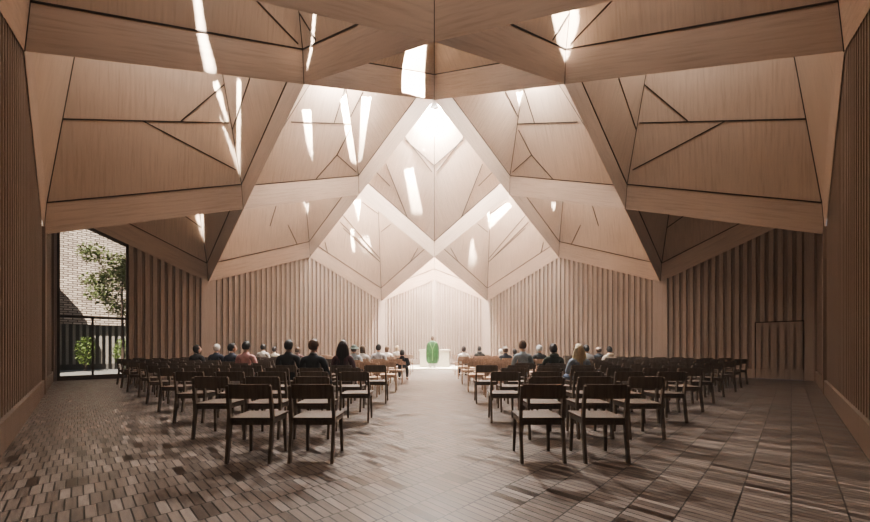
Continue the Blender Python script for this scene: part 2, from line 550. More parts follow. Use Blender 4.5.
# ---------------------------------------------------------------- chairs
def chair_parts(frame_mat, seat_mat):
    """origin on floor at the middle of the rear feet; faces +y"""
    w = .47; parts = []
    bm = bmesh.new()                      # seat
    box(bm, 0, .235, .452, w-.01, .43, .022, 0, bev=.006)
    for v in bm.verts:
        if v.co.z > .45: v.co.z -= .012*max(0, 1-(v.co.x/.18)**2)
    parts.append(('seat', bm, seat_mat))
    for s in (-1, 1):                     # rear post, raked above the seat
        bm = bmesh.new(); x = s*(w/2-.014)
        bar(bm, (x, -.02, 0), (x, .045, .44), .028, .038, up=Vector((0, 1, 0)), w2=.032, d2=.045)
        bar(bm, (x, .045, .43), (x, -.015, .80), .032, .045, up=Vector((0, 1, 0)), w2=.026, d2=.03)
        parts.append(('leg', bm, frame_mat))
        bm = bmesh.new()
        bar(bm, (s*(w/2-.035), .435, 0), (s*(w/2-.045), .415, .44), .026, .026, up=Vector((0, 1, 0)), w2=.036, d2=.036)
        parts.append(('leg', bm, frame_mat))
        bm = bmesh.new()
        bar(bm, (s*(w/2-.03), .05, .412), (s*(w/2-.035), .43, .412), .022, .05)
        parts.append(('side_rail', bm, frame_mat))
    bm = bmesh.new()                      # curved backrest board
    n = 10; prev = None
    for i in range(n+1):
        u = -1+2*i/n; x = u*(w/2-.02); yc = .028*(u*u-1)
        ring = []
        for (dy, dz) in ((-.010, .665), (.012, .665), (.003, .815), (-.019, .815)):
            ring.append(bm.verts.new((x, yc+dy+.012, dz)))
        if prev:
            for k in range(4): bm.faces.new((prev[k], prev[(k+1) % 4], ring[(k+1) % 4], ring[k]))
        else: bm.faces.new(ring)
        prev = ring
    bm.faces.new(prev[::-1]); bmesh.ops.recalc_face_normals(bm, faces=bm.faces)
    parts.append(('backrest', bm, frame_mat))
    bm = bmesh.new()
    bar(bm, (-w/2+.03, .42, .41), (w/2-.03, .42, .41), .022, .05)
    parts.append(('front_rail', bm, frame_mat))
    bm = bmesh.new()
    bar(bm, (-w/2+.02, .05, .41), (w/2-.02, .05, .41), .022, .05)
    parts.append(('rear_rail', bm, frame_mat))
    return parts
def make_chair(fm, sm):
    r = empty('chapel_chair', (0, 0, -20))
    for nme, bm, m in chair_parts(fm, sm): mesh_obj(nme, bm, m, r)
    return r
def make_chair_single(fm, sm):
    big = bmesh.new()
    for nme, bm, m in chair_parts(fm, sm):
        me = bpy.data.meshes.new('tmp')
        for f in bm.faces: f.material_index = 1 if nme == 'seat' else 0
        bm.to_mesh(me); bm.free(); big.from_mesh(me); bpy.data.meshes.remove(me)
    return mesh_obj('chapel_chair', big, [fm, sm])
protos = {'dark': make_chair(CHAIR, SEATM), 'darkfar': make_chair_single(CHAIR, SEATM),
          'pale': make_chair(CHAIR_LIT, SEAT_LIT), 'palefar': make_chair_single(CHAIR_LIT, SEAT_LIT)}
used = set()
def put_chair(kind, x, y, rz):
    p = protos[kind]
    if kind in used:
        r = p.copy(); C.objects.link(r)
        for ch in [c for c in p_children[kind]]:
            c = ch.copy(); C.objects.link(c); c.parent = r
    else:
        used.add(kind); r = p
    r.location = (x, y, 0); r.rotation_euler = (0, 0, rz)
    return r
p_children = {k: list(p.children) for k, p in protos.items()}
ORD = ['front','second','third','fourth','fifth','sixth','seventh','eighth','ninth','tenth','eleventh','twelfth','thirteenth','fourteenth','fifteenth']
counts = [2, 3, 5, 6, 8, 9, 11, 12, 14, 14, 13, 11, 10, 8, 7]
PITCH = .655
chairs = []
for side in (-1, 1):
    sn = 'left' if side < 0 else 'right'
    for ri, cnt in enumerate(counts):
        y = 3.69+.97*ri
        start = (1.26 if side < 0 else 1.12)+(.335 if ri % 2 else 0)
        if ri > 2: start -= .0
        for k in range(cnt):
            x = side*(start+(PITCH+(.012 if ri > 5 else 0))*k)
            pale = (ri >= 5 and abs(x) < 2.0+.42*(ri-5)) and (ri >= 7 or abs(x) < 2.2)  # chairs in the bright middle get the oak with light painted in
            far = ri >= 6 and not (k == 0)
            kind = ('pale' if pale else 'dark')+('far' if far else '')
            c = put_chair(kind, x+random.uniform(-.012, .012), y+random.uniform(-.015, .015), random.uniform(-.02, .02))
            tone = 'lit-toned oak' if pale else 'shade-toned'
            row = ORD[ri]
            if k == 0: where = f'on the aisle end of the {row} row, {sn} block'
            elif k == cnt-1: where = f'on the wall end of the {row} row, {sn} block'
            else: where = f'{ORD[k]} from the aisle in the {row} row, {sn} block'
            where = where.replace('front row', 'rearmost row') if ri == 0 else where
            if k == 0 and ri == 0: pass
            tag(c, f'{tone} wooden chair, {where}', 'chair', f'chapel chairs in the {sn} seating block')
            chairs.append((x, y, c))

# ---------------------------------------------------------------- people
SKIN_L = simple('skin_light', (.62, .40, .30), .5, .06)
SKIN_M = simple('skin_mid', (.42, .25, .17), .5, .06)
SKIN_D = simple('skin_dark', (.16, .085, .055), .5, .06)
SHOE = simple('shoe_leather', (.02, .018, .016), .4)
TROU = [simple('trousers_charcoal', (.03, .03, .035), .8), simple('trousers_denim', (.08, .11, .17), .8), simple('trousers_stone', (.35, .30, .24), .8)]
_cm = {}
def cloth(col):
    if col not in _cm: _cm[col] = simple('cloth_%d' % len(_cm), col, .85, .15, 12)
    return _cm[col]
def hairm(col):
    k = ('h', col)
    if k not in _cm: _cm[k] = simple('hair_%d' % len(_cm), col, .55, .35, 60)
    return _cm[k]

def skin_mesh(name, chains, mat, parent, sub=2, join=True):
    """chains: list of lists of (point, rx, ry). The first chain's joints may be shared by ('@', chain, index)."""
    me = bpy.data.meshes.new(name)
    verts = []; edges = []; rad = []; idx = {}; roots = []
    for ci, ch in enumerate(chains):
        prev = None
        for pi, it in enumerate(ch):
            if it[0] == '@': v = idx[(it[1], it[2])]
            else:
                v = len(verts); verts.append(it[0]); rad.append((it[1], it[2]))
                if pi == 0: roots.append(v)
            idx[(ci, pi)] = v
            if prev is not None: edges.append((prev, v))
            prev = v
    me.from_pydata(verts, edges, [])
    o = bpy.data.objects.new(name, me); C.objects.link(o)
    md = o.modifiers.new('Skin', 'SKIN'); md.use_smooth_shade = True; md.branch_smoothing = .6
    if not me.skin_vertices: 
        bmx = bmesh.new(); bmx.from_mesh(me); bmx.verts.layers.skin.verify(); bmx.to_mesh(me); bmx.free()
    for i, sv in enumerate(me.skin_vertices[0].data):
        sv.radius = rad[i]; sv.use_root = i in roots
    ms = o.modifiers.new('Sub', 'SUBSURF'); ms.levels = sub; ms.render_levels = sub
    dg = bpy.context.evaluated_depsgraph_get(); dg.update()
    ev = o.evaluated_get(dg)
    m2 = bpy.data.meshes.new_from_object(ev)
    o.modifiers.clear(); o.data = m2; bpy.data.meshes.remove(me)
    o.data.materials.clear(); o.data.materials.append(mat)
    for p in o.data.polygons: p.use_smooth = True
    if parent: o.parent = parent
    return o

def ellips(bm, c, r, seg=20, rings=14, rot=None):
    mt = Matrix.Translation(c)
    if rot: mt = mt @ rot
    return bmesh.ops.create_uvsphere(bm, u_segments=seg, v_segments=rings, radius=1, matrix=mt @ Matrix.Diagonal((*r, 1)))['verts']

def head_bm(bm, c, yaw=0, tilt=0, s=1.0):
    """head centred on c facing +y, with nose, brow, lips, eyes and ears"""
    rot = Matrix.Rotation(yaw, 4, 'Z') @ Matrix.Rotation(tilt, 4, 'X')
    vs = ellips(bm, (0, 0, 0), (.076, .096, .118), 24, 18)
    for v in vs:
        x, y, z = v.co
        if z < 0:
            k = -z/.118
            v.co.x *= 1-.28*k*k
            if y < 0: v.co.y *= 1-.35*k
            else: v.co.y *= 1-.06*k
        # nose
        if y > 0:
            v.co.y += .022*math.exp(-(x/.012)**2-((z+.018)/.022)**2)
            v.co.y += .006*math.exp(-(x/.03)**2-((z+.062)/.01)**2)
            v.co.y += .006*math.exp(-(x/.022)**2-((z+.105)/.02)**2)
            for sx in (-1, 1): v.co.y -= .009*math.exp(-((x-sx*.03)/.016)**2-((z-.008)/.013)**2)
    for sx in (-1, 1): vs += ellips(bm, (sx*.077, -.006, -.012), (.011, .02, .032), 8, 8)
    for sx in (-1, 1): vs += ellips(bm, (sx*.030, .082, .008), (.012, .008, .008), 8, 6)
    for v in vs: v.co = Vector(c)+(rot @ (v.co*s))
    return rot

def hair_obj(style, c, rot, mat, parent, s=1.0, curly=False):
    bm = bmesh.new()
    vs = ellips(bm, (0, -.008, .016), (.090, .110, .120), 28, 20)
    # keep the face clear
    kill = []
    for f in bm.faces:
        m = f.calc_center_median()
        if m.y > .045-.5*max(0, m.z-.05) and m.z < .085: kill.append(f)
        elif m.z < -.05-.02*(style == 'short') and style != 'long': kill.append(f)
        elif m.y > .0 and m.z < -.0: kill.append(f)
    bmesh.ops.delete(bm, geom=kill, context='FACES')
    rnd = random.Random(int((c[0]+9)*100))
    for v in bm.verts:
        a = .010 if curly else .004
        v.co += v.co.normalized()*rnd.uniform(-a*.3, a)
        if v.co.z > .06 and v.co.y > 0: v.co.z += .006
    if style == 'long':
        n = 18; m = 12; rows = []
        for j in range(m+1):
            t = j/m; row = []
            z = .07-.52*t
            for i in range(n+1):
                th = math.radians(195+150*i/n)
                rx = .092+.06*math.sin(min(1, t*1.5)*math.pi*.75); ry = .108+.01*math.sin(t*3)
                y = math.sin(th)*ry-.0-.03*t
                k = 1+.05*math.sin(i*2.4+t*2)
                row.append(bm.verts.new((math.cos(th)*rx*k*(1-.25*max(0, t-.75)*4*.6), y*k, z-.02*math.sin(i*1.7)*t)))
            rows.append(row)
        for j in range(m):
            for i in range(n): bm.faces.new((rows[j][i], rows[j][i+1], rows[j+1][i+1], rows[j+1][i]))
    if style == 'bob':
        for sx in range(-3, 4):
            ellips(bm, (sx*.022, -.075+abs(sx)*.012, -.05), (.022, .03, .075), 8, 8)
    for v in bm.verts: v.co = Vector(c)+(rot @ (v.co*s))
    bmesh.ops.solidify(bm, geom=bm.faces[:], thickness=.006)
    bmesh.ops.recalc_face_normals(bm, faces=bm.faces)
    return mesh_obj('hair', bm, mat, parent, smooth=True)

def hand_chains(w, d, up, side, rest=True):
    """palm and five curled fingers laid along d, from wrist w"""
    w, d = Vector(w), Vector(d).normalized(); up = Vector(up).normalized(); s = d.cross(up).normalized()
    ch = []
    ch.append([(w, .022, .017), (w+d*.045, .032, .014), (w+d*.085, .034, .013)])
    for i, (o, l) in enumerate(((-.027, .062), (-.009, .072), (.009, .068), (.027, .052))):
        b0 = w+d*.08+s*o
        ch.append([(b0, .0085, .0085), (b0+d*l*.5-up*.006, .008, .008), (b0+d*l*.8-up*.024, .0075, .0075), (b0+d*l*.85-up*.042, .006, .006)])
    t0 = w+d*.025+s*(-side)*.022
    ch.append([(t0, .011, .011), (t0+d*.025+s*(-side)*.022, .0095, .0095), (t0+d*.05+s*(-side)*.025-up*.008, .0075, .0075)])
    return ch

def shell(name, body, test, off, mat, parent):
    bm = bmesh.new(); bm.from_mesh(body.data); bm.normal_update()
    kill = [f for f in bm.faces if not test(f.calc_center_median())]
    bmesh.ops.delete(bm, geom=kill, context='FACES')
    bmesh.ops.delete(bm, geom=[v for v in bm.verts if not v.link_faces], context='VERTS')
    for v in bm.verts: v.co += v.normal*off
    return mesh_obj(name, bm, mat, parent, smooth=True)

def seated(px, py_top, y, label, top_col, hair_col, style='short', skin=SKIN_L, build=1.0, yaw=0, tilt=0, trousers=0,
           longsleeve=True, curly=False, collar=None, hood=False, hat=None, grp=None, x=None, scale=None, lean=0):
    X = (px-434.3)/F*y
    # snap to the nearest seat
    tops = CH+(347-py_top)*y/F
    s = scale if scale else max(.82, min(1.06, tops/1.30))
    root = empty('person', (X, y, 0), yaw*.25)
    V = Vector
    # skeleton (origin: floor point beneath the hips), hips at seat height
    hz = .55
    sh = 1.02*s+ (1-s)*.3; hc = V((.0, .02+lean, 1.195*s))
    shz = hc.z-.205*s
    bw = build
    spine = [(V((0, 0, hz)), .15*bw, .12), (V((0, -.015+lean*.3, hz+.16)), .135*bw, .105), (V((0, -.02+lean*.6, shz-.14)), .15*bw, .115), (V((0, -.01+lean*.8, shz-.02)), .12*bw, .085),
             (V((0, .0+lean, shz+.06)), .052, .055), (V((0, .01+lean, hc.z-.06)), .05, .055)]
    body = []
    body.append(spine)
    torso_sh = [(V((0, -.01+lean*.8, shz-.02)), 0, 0)]
    hands = []
    arms = []
    for sd in (-1, 1):
        S = V((sd*.17*bw, -.01+lean*.8, shz-.05)); E = V((sd*.235*bw, .05+lean*.4, shz-.31*s)); Wd = V((sd*.10, .27, hz+.115)); 
        arms.append([('@', 0, 3), (S, .058, .062), (E, .042, .044), (Wd, .027, .024)])
        hands += hand_chains(Wd, (-sd*.25, 1, -.15), (0, .15, 1), sd)
    legs = []
    for sd in (-1, 1):
        legs.append([('@', 0, 0), (V((sd*.10, .06, hz-.01)), .088, .08), (V((sd*.13, .44, hz-.02)), .06, .062), (V((sd*.14, .47, hz-.24)), .052, .056), (V((sd*.14, .44, .11)), .036, .038)])
    feet = [[(V((sd*.14, .43, .06)), .034, .04), (V((sd*.145, .52, .04)), .04, .028), (V((sd*.15, .60, .03)), .034, .02)] for sd in (-1, 1)]
    b = skin_mesh('body', body+arms+legs+hands+[[(f[0][0]+V((0, 0, .0)), .03, .03), (f[1][0], .033, .022), (f[2][0], .028, .015)] for f in feet], skin, root, 2)
    neck = shz+.075
    def shirt_f(c): return c.z > hz-.05 and c.z < neck and not (c.y > .10 and c.z < hz+.075) and not (c.y > .245 and c.z < hz+.25)
    def trou_f(c): return c.z > .09 and ((c.z < hz+.03) or (c.y > .08 and c.z < hz+.095 and abs(c.x) > 0 and c.y < .30 and c.z < hz+.075)) and not (c.y > .245 and c.z > hz+.08)
    shell('jacket' if collar else 'shirt', b, shirt_f, .013, cloth(top_col), root)
    shell('trousers', b, trou_f, .011, TROU[trousers], root)
    bm = bmesh.new(); bm.from_mesh(b.data)
    rot = head_bm(bm, hc, yaw, tilt, s=1.0)
    bm.to_mesh(b.data); bm.free()
    for p in b.data.polygons: p.use_smooth = True
    for f in feet: skin_mesh('shoe', [[(p, a+.012, c+.01) for p, a, c in f]], SHOE, root, 1)
    if collar:
        bm = bmesh.new()
        bmesh.ops.create_cone(bm, segments=20, radius1=.068, radius2=.06, depth=.035, cap_ends=False, matrix=Matrix.Translation((0, .004+lean, shz+.075)))
        mesh_obj('shirt_collar', bm, cloth(collar), root, smooth=True)
    if hood:
        bm = bmesh.new()
        vs = ellips(bm, (0, -.065+lean, shz+.05), (.115, .075, .055), 18, 12)
        mesh_obj('hood', bm, cloth(tuple(c*1.2 for c in top_col)), root, smooth=True)
    hair_obj(style, hc, rot, hairm(hair_col), root, curly=curly)
    if hat:
        bm = bmesh.new()
        vs = ellips(bm, (0, -.005, .055), (.092, .11, .085), 20, 12)
        for v in vs:
            if v.co.z < .03: v.co.z = .03
        if hat[1] == 'brim':
            bmesh.ops.create_cone(bm, segments=24, radius1=.175, radius2=.09, depth=.06, cap_ends=False, matrix=Matrix.Translation((0, 0, .045)))
        for v in bm.verts: v.co = Vector(hc)+(rot @ v.co)
        mesh_obj('hat', bm, cloth(hat[0]), root, smooth=True)
    tag(root, label, 'person', grp)
    return root

BLK, BRN, DBRN, GRY, BLD = (.012, .010, .009), (.10, .05, .025), (.028, .013, .010), (.62, .60, .58), (.62, .50, .33)
def R(n, j=0): return 3.69+.97*n+.16
PEOPLE = [
 (197, 346, R(7), 'person with black hair and black top, head tilted up, outermost sitter of the left block', (.02,.02,.022), BLK, dict(skin=SKIN_L, yaw=-.5, tilt=.25, style='bob')),
 (216.5, 345, R(7), 'white-haired person in a navy top, beside the person looking up, left block', (.02,.028,.05), GRY, dict()),
 (232, 344.5, R(6), 'person with curly black hair and navy jumper turning right, left block', (.025,.035,.06), BLK, dict(yaw=-.7, curly=True, skin=SKIN_M)),
 (246, 342.3, R(5), 'person with short dark hair in a pink shirt, left block', (.55,.30,.28), BLK, dict()),
 (263, 344.8, R(10), 'dark-haired person in a white shirt further forward behind the pink shirt, left block', (.62,.58,.53), BLK, dict()),
 (274.5, 347.5, R(11), 'small distant person in a cream shirt beside the black jacket, left block', (.66,.60,.50), DBRN, dict()),
 (288.5, 341, R(4), 'broad-backed person in a black jacket with short black hair, left block', (.014,.014,.017), BLK, dict(skin=SKIN_D, build=1.12)),
 (297.5, 348, R(10), 'distant person with red-brown hair seen between the two dark suits', (.16,.08,.07), BRN, dict(skin=SKIN_M)),
 (313.5, 340.5, R(3), 'brown-haired person in a dark slate suit with pale collar, nearest sitter, left block', (.030,.036,.044), BRN, dict(collar=(.7,.7,.7), build=1.08, yaw=-.25)),
 (343, 341.5, R(4), 'person with long dark brown hair down the back, beside the aisle on the left', (.10,.04,.045), DBRN, dict(style='long')),
 (354, 346, R(7), 'person in a green-grey brimmed hat and pale blue shirt, left block', (.50,.60,.68), DBRN, dict(hat=((.10,.13,.11), 'brim'))),
 (362.5, 346.5, R(8), 'brown-haired person in a loose white top with bare neck, left block', (.72,.68,.66), BRN, dict(style='bob')),
 (378.5, 345, R(8), 'person with round black hair in a pale grey shirt by the aisle, left block', (.60,.62,.66), BLK, dict(build=1.08)),
 (387.3, 346.8, R(11), 'brown-haired person in white looking across to the altar, left block', (.72,.68,.64), BRN, dict(style='bob', yaw=-.5)),
 (397.3, 346.2, R(13), 'fair-haired person in white near the front of the left block', (.75,.70,.64), BLD, dict(style='bob')),
 (402.3, 353.5, R(9), 'child in black sitting low at the aisle end of the left block', (.015,.015,.02), BLK, dict(scale=.82)),
 (463.7, 347.2, R(11), 'dark-haired person in a white shirt at the aisle end of the right block', (.74,.70,.66), DBRN, dict(skin=SKIN_D)),
 (479.5, 347, R(12), 'dark-haired person in a black hooded top near the front of the right block', (.03,.032,.03), BLK, dict(hood=True)),
 (500.5, 350, R(13), 'pale-haired person in beige, barely seen near the front of the right block', (.55,.48,.42), GRY, dict()),
 (505.5, 347.5, R(9), 'person in a grey cap and navy top in the right block', (.02,.028,.045), BRN, dict(hat=((.45,.40,.38), 'cap'))),
 (514.7, 351.5, R(12), 'distant dark-haired person just left of the blue shirt, right block', (.05,.06,.06), BLK, dict(skin=SKIN_D)),
 (522.8, 341.5, R(5), 'brown-haired person in a pale grey-blue shirt by the aisle, right block', (.30,.36,.40), BRN, dict(build=1.0, yaw=-.15)),
 (539.5, 346, R(8), 'white-haired person in a black top in the right block', (.03,.032,.035), (.8,.8,.8), dict()),
 (553.5, 345.2, R(5), 'person with curly brown hair in a dark green hooded sweater, right block', (.025,.032,.02), DBRN, dict(hood=True, curly=True, skin=SKIN_D, build=1.05)),
 (579, 345.5, R(4), 'person with long blond hair and a washed denim jacket, nearest sitter of the right block', (.28,.34,.42), BLD, dict(style='long', trousers=1)),
 (586.5, 346, R(8), 'dark-haired person in a pale grey shirt behind the long blond hair, right block', (.60,.60,.62), BLK, dict(build=1.05)),
 (598.8, 348, R(10), 'person with auburn hair and a pale cap in a dark blue top, right block', (.025,.032,.045), BRN, dict(hat=((.6,.5,.45), 'cap'))),
 (609.5, 347.5, R(9), 'dark-haired person in a cream hooded top, outermost sitter of the right block', (.68,.60,.50), BLK, dict(hood=True)),
]
for (px, pyt, y, lab, tc_, hc_, kw) in PEOPLE:
    # sit on the closest chair of that row
    X = (px-434.3)/F*y
    row = [c for c in chairs if abs(c[1]-(y-.16)) < .3]
    best = min(row, key=lambda c: abs(c[0]-X))
    if abs(best[0]-X) < .40:
        nx = best[0]
        best[2].location.x = X if abs(best[0]-X) > .02 else nx
        # keep neighbours clear
    seated(px, pyt, y, lab, tc_, hc_, **kw)
# nudge chairs of a row apart where a sitter moved one
rows = {}
for x, y, c in chairs: rows.setdefault((round(y, 2), x > 0), []).append(c)
for k, cs in rows.items():
    for _ in range(12):
        cs.sort(key=lambda c: c.location.x)
        for p, q in zip(cs, cs[1:]):
            d = q.location.x-p.location.x
            if d < .52:
                m = (.52-d)/2; p.location.x -= m; q.location.x += m

# ---------------------------------------------------------------- priest, altar, step
GREEN = simple('green_silk', (.018, .095, .015), .5, .5, 7)
GREENL = simple('pale_orphrey', (.16, .30, .09), .5)
ALB = simple('white_linen', (.8, .79, .76), .8)
STEPY = 18.7
bm = bmesh.new(); box(bm, 0, 20.35, .03, 4.4, 3.0, .06, bev=.01)
t = mesh_obj('altar_step', bm, CREAM); tag(t, 'low pale stone step beneath the altar', 'step')
def altar():
    r = empty('altar', (.02, 20.9, .06))
    bm = bmesh.new(); box(bm, 0, 0, .455, 1.68, .70, .91, bev=.012)
    mesh_obj('altar_block', bm, CREAM, r)
    bm = bmesh.new(); box(bm, 0, 0, .955, 1.82, .84, .09, bev=.015)
    mesh_obj('altar_top', bm, CREAM, r)
    tag(r, 'plain cream stone altar block on the low step behind the green-robed priest', 'altar')
altar()
def priest():
    X = (432.5-434.3)/F*19.6
    root = empty('person', (X, 19.6, .06))
    V = Vector
    hc = V((0, .0, 1.60))
    spine = [(V((0, 0, .92)), .15, .11), (V((0, -.01, 1.1)), .13, .10), (V((0, -.01, 1.28)), .15, .11), (V((0, -.01, 1.40)), .11, .08), (V((0, 0, 1.47)), .052, .055), (V((0, .005, 1.54)), .05, .055)]
    arms = []; hands = []
    for sd in (-1, 1):
        arms.append([('@', 0, 3), (V((sd*.18, -.01, 1.37)), .055, .06), (V((sd*.26, .04, 1.08)), .042, .044), (V((sd*.12, .28, 1.12)), .027, .025)])
        hands += hand_chains(V((sd*.12, .28, 1.12)), (-sd*.4, 1, .5), (0, -.4, 1), sd)
    legs = [[('@', 0, 0), (V((sd*.09, 0, .85)), .085, .085), (V((sd*.10, .01, .48)), .06, .06), (V((sd*.10, -.01, .10)), .04, .04)] for sd in (-1, 1)]
    feet = [[(V((sd*.10, -.03, .055)), .036, .04), (V((sd*.11, .08, .045)), .042, .032), (V((sd*.12, .17, .03)), .036, .022)] for sd in (-1, 1)]
    b = skin_mesh('body', [spine]+arms+legs+hands+feet, SKIN_M, root, 2)
    bm = bmesh.new(); bm.from_mesh(b.data); rot = head_bm(bm, hc); bm.to_mesh(b.data); bm.free()
    for p in b.data.polygons: p.use_smooth = True
    hair_obj('short', hc, rot, hairm(BRN), root)
    # alb
    def drape(name, prof, mat, folds, amp, seg=64):
        bm = bmesh.new(); prev = None
        for (z, rx, ry, yo) in prof:
            ring = []
            for i in range(seg):
                th = 2*math.pi*i/seg
                k = 1+amp*math.sin(folds*th+z*2)*max(0, min(1, (1.35-z)/1.0))
                ring.append(bm.verts.new((math.cos(th)*rx*k, math.sin(th)*ry*k+yo, z)))
            if prev:
                for i in range(seg): bm.faces.new((prev[i], prev[(i+1) % seg], ring[(i+1) % seg], ring[i]))
            prev = ring
        return bm
    bm = drape('alb', [(.07, .23, .18, 0), (.4, .21, .17, 0), (.9, .19, .15, 0), (1.2, .18, .14, 0)], ALB, 14, .05)
    mesh_obj('alb', bm, ALB, root, smooth=True)
    prof = [(.24, .24, .22, -.01), (.36, .32, .24, 0), (.55, .35, .25, 0), (.80, .355, .25, 0.02), (1.0, .35, .23, .02), (1.2, .33, .20, .01), (1.34, .285, .16, 0), (1.42, .20, .12, -.005), (1.48, .09, .085, 0), (1.50, .066, .066, 0)]
    bm = drape('ch', prof, GREEN, 9, .075)
    mesh_obj('chasuble', bm, GREEN, root, smooth=True)
    # Y-shaped orphrey on the back
    bm = bmesh.new()
    def strip(pts, w):
        for (p, q) in zip(pts, pts[1:]): bar(bm, p, q, w, .012, up=Vector((0, -1, 0)))
    strip([(0, -.262, .40), (0, -.262, .8), (0, -.248, 1.0)], .05)
    strip([(0, -.247, 1.0), (-.09, -.205, 1.22), (-.15, -.135, 1.38)], .04); strip([(0, -.247, 1.0), (.09, -.205, 1.22), (.15, -.135, 1.38)], .04)
    mesh_obj('orphrey', bm, GREENL, root)
    for f in feet: skin_mesh('shoe', [[(p, a+.01, c+.005) for p, a, c in f]], SHOE, root, 1)
    tag(root, 'priest in a long green chasuble over white alb, standing with back turned before the altar', 'person')
priest()

# ---------------------------------------------------------------- outside, seen through the window
PAVE = simple('courtyard_paving', (.16, .15, .14), .9)
SHING, nt, bs = new_mat('pale_timber_shingles')
tc = N(nt, 'ShaderNodeTexCoord')
br = N(nt, 'ShaderNodeTexBrick'); br.offset = .5
br.inputs['Color1'].default_value = (.60, .50, .42, 1); br.inputs['Color2'].default_value = (.36, .29, .245, 1); br.inputs['Mortar'].default_value = (.10, .07, .055, 1)
br.inputs['Scale'].default_value = 1; br.inputs['Brick Width'].default_value = .34; br.inputs['Row Height'].default_value = .12; br.inputs['Mortar Size'].default_value = .02
nt.links.new(tc.outputs['UV'], br.inputs['Vector']); nt.links.new(br.outputs['Color'], bs.inputs['Base Color'])
bp = N(nt, 'ShaderNodeBump'); bp.inputs['Distance'].default_value = .03
nt.links.new(br.outputs['Fac'], bp.inputs['Height']); bp.invert = True; nt.links.new(bp.outputs[0], bs.inputs['Normal'])
bs.inputs['Roughness'].default_value = .8
outN = -nFL      # outward normal of the far-left wall
def OUT(s, off, z):     # along-wall metres from corner W, outward metres
    p = W(0, 4)+dFL*s+outN*off; p.z = z; return p
bm = bmesh.new()
bm.faces.new([bm.verts.new(v) for v in (OUT(-14, .1, -.02), OUT(12, .1, -.02), OUT(12, 16, -.02), OUT(-14, 16, -.02))])
mesh_obj('courtyard_ground', bm, PAVE, kind='structure')
# neighbouring building with shingled wall
def neighbour():
    r = empty('shingled_building', OUT(-2, 8.5, 0))
    o = r.location
    bm = bmesh.new(); uv = bm.loops.layers.uv.verify()
    def q(pts, uvs):
        f = bm.faces.new([bm.verts.new(p-o) for p in pts])
        for l, u in zip(f.loops, uvs): l[uv].uv = u
    q([OUT(-14, 7.5, 2.35), OUT(9, 7.5, 2.35), OUT(9, 8.9, 10), OUT(-14, 8.9, 10)], [(0, 0), (23, 0), (23, 7.8), (0, 7.8)])
    mesh_obj('shingle_roof', bm, SHING, r)
    bm = bmesh.new()
    ribs = 92
    for i in range(ribs):
        s = -14+23*i/ribs
        if -1.35 < s < .2 and i % 3: pass
        box_pts = OUT(s, 7.72, 1.15)
        bar(bm, OUT(s, 7.78, .3)-o, OUT(s, 7.78, 2.4)-o, .11, .05, up=outN)
    mesh_obj('slat_screen', bm, simple('pale_slats', (.30, .27, .24), .8), r)
    bm = bmesh.new()
    bm.faces.new([bm.verts.new(v-o) for v in (OUT(-14, 7.95, 0), OUT(9, 7.95, 0), OUT(9, 7.95, 2.4), OUT(-14, 7.95, 2.4))])
    mesh_obj('back_wall', bm, simple('render_grey', (.13, .12, .11), .9), r)
    bm = bmesh.new()
    pr = [(-9, 0), (-.28, 0), (-.28, 5.7), (-1.3, 7.4), (-3.5, 10.6), (-9, 10.6)]  # unseen mass added, sloped to cast the diagonal shadow on the shingles
    A = [bm.verts.new(OUT(a, 5.6, z)-o) for a, z in pr]; B = [bm.verts.new(OUT(a, 6.4, z)-o) for a, z in pr]
    bm.faces.new(A); bm.faces.new(B[::-1])
    for i in range(len(pr)): bm.faces.new((A[i], A[(i+1) % 6], B[(i+1) % 6], B[i]))
    bmesh.ops.recalc_face_normals(bm, faces=bm.faces)
    mesh_obj('shadow_mass', bm, simple('shadow_mass_render', (.4, .34, .3), .9), r)
    tag(r, 'neighbouring building with steep shingled roof above a slatted screen, beyond the window', 'building')
neighbour()
LEAF = simple('leaf_green', (.14, .17, .06), .6, .5, 3)
BARK = simple('bark', (.08, .055, .04), .9)
def leaves(bm, c, r, n, size, rnd):
    for _ in range(n):
        d = Vector((rnd.gauss(0, 1), rnd.gauss(0, 1), rnd.gauss(0, 1))).normalized()
        p = Vector(c)+Vector((d.x*r[0], d.y*r[1], d.z*r[2]))*rnd.random()**.45
        u = Vector((rnd.gauss(0, 1), rnd.gauss(0, 1), rnd.gauss(0, .6))).normalized(); v = u.orthogonal().normalized()
        v = (Matrix.Rotation(rnd.random()*6, 3, u) @ v)
        l = size*rnd.uniform(.7, 1.3)
        a = [p-u*l*.5, p+v*l*.2, p+u*l*.5, p-v*l*.2]
        bm.faces.new([bm.verts.new(x) for x in a])
def tree():
    base = OUT(2.05, 3.0, 0); r = empty('broadleaf_tree', base); rnd = random.Random(3)
    br_ = [((0, 0, 0), .07), ((.03, .02, 1.4), .06), ((-.05, .05, 2.6), .05), ((.0, .0, 4.2), .03), ((.05, 0, 5.2), .015)]
    ch = [[(Vector(p), w, w) for p, w in br_]]
    tips = []
    for k in range(9):
        z = 2.2+.36*k; a = k*2.4; st = Vector((0, 0, z)); en = st+Vector((math.cos(a)*1.0, math.sin(a)*1.0, .5))
        ch.append([(st, .022, .022), (st.lerp(en, .5)+Vector((0, 0, .1)), .015, .015), (en, .007, .007)]); tips.append(en)
    skin_mesh('trunk', ch, BARK, r, 1)
    bm = bmesh.new()
    for tpt in tips:
        leaves(bm, tpt, (.6, .6, .45), 420, .15, rnd)
    leaves(bm, (0, 0, 4.6), (.8, .8, .9), 1500, .15, rnd)
    mesh_obj('foliage', bm, LEAF, r)
    tag(r, 'leafy green tree standing in the courtyard outside the window', 'tree')
tree()
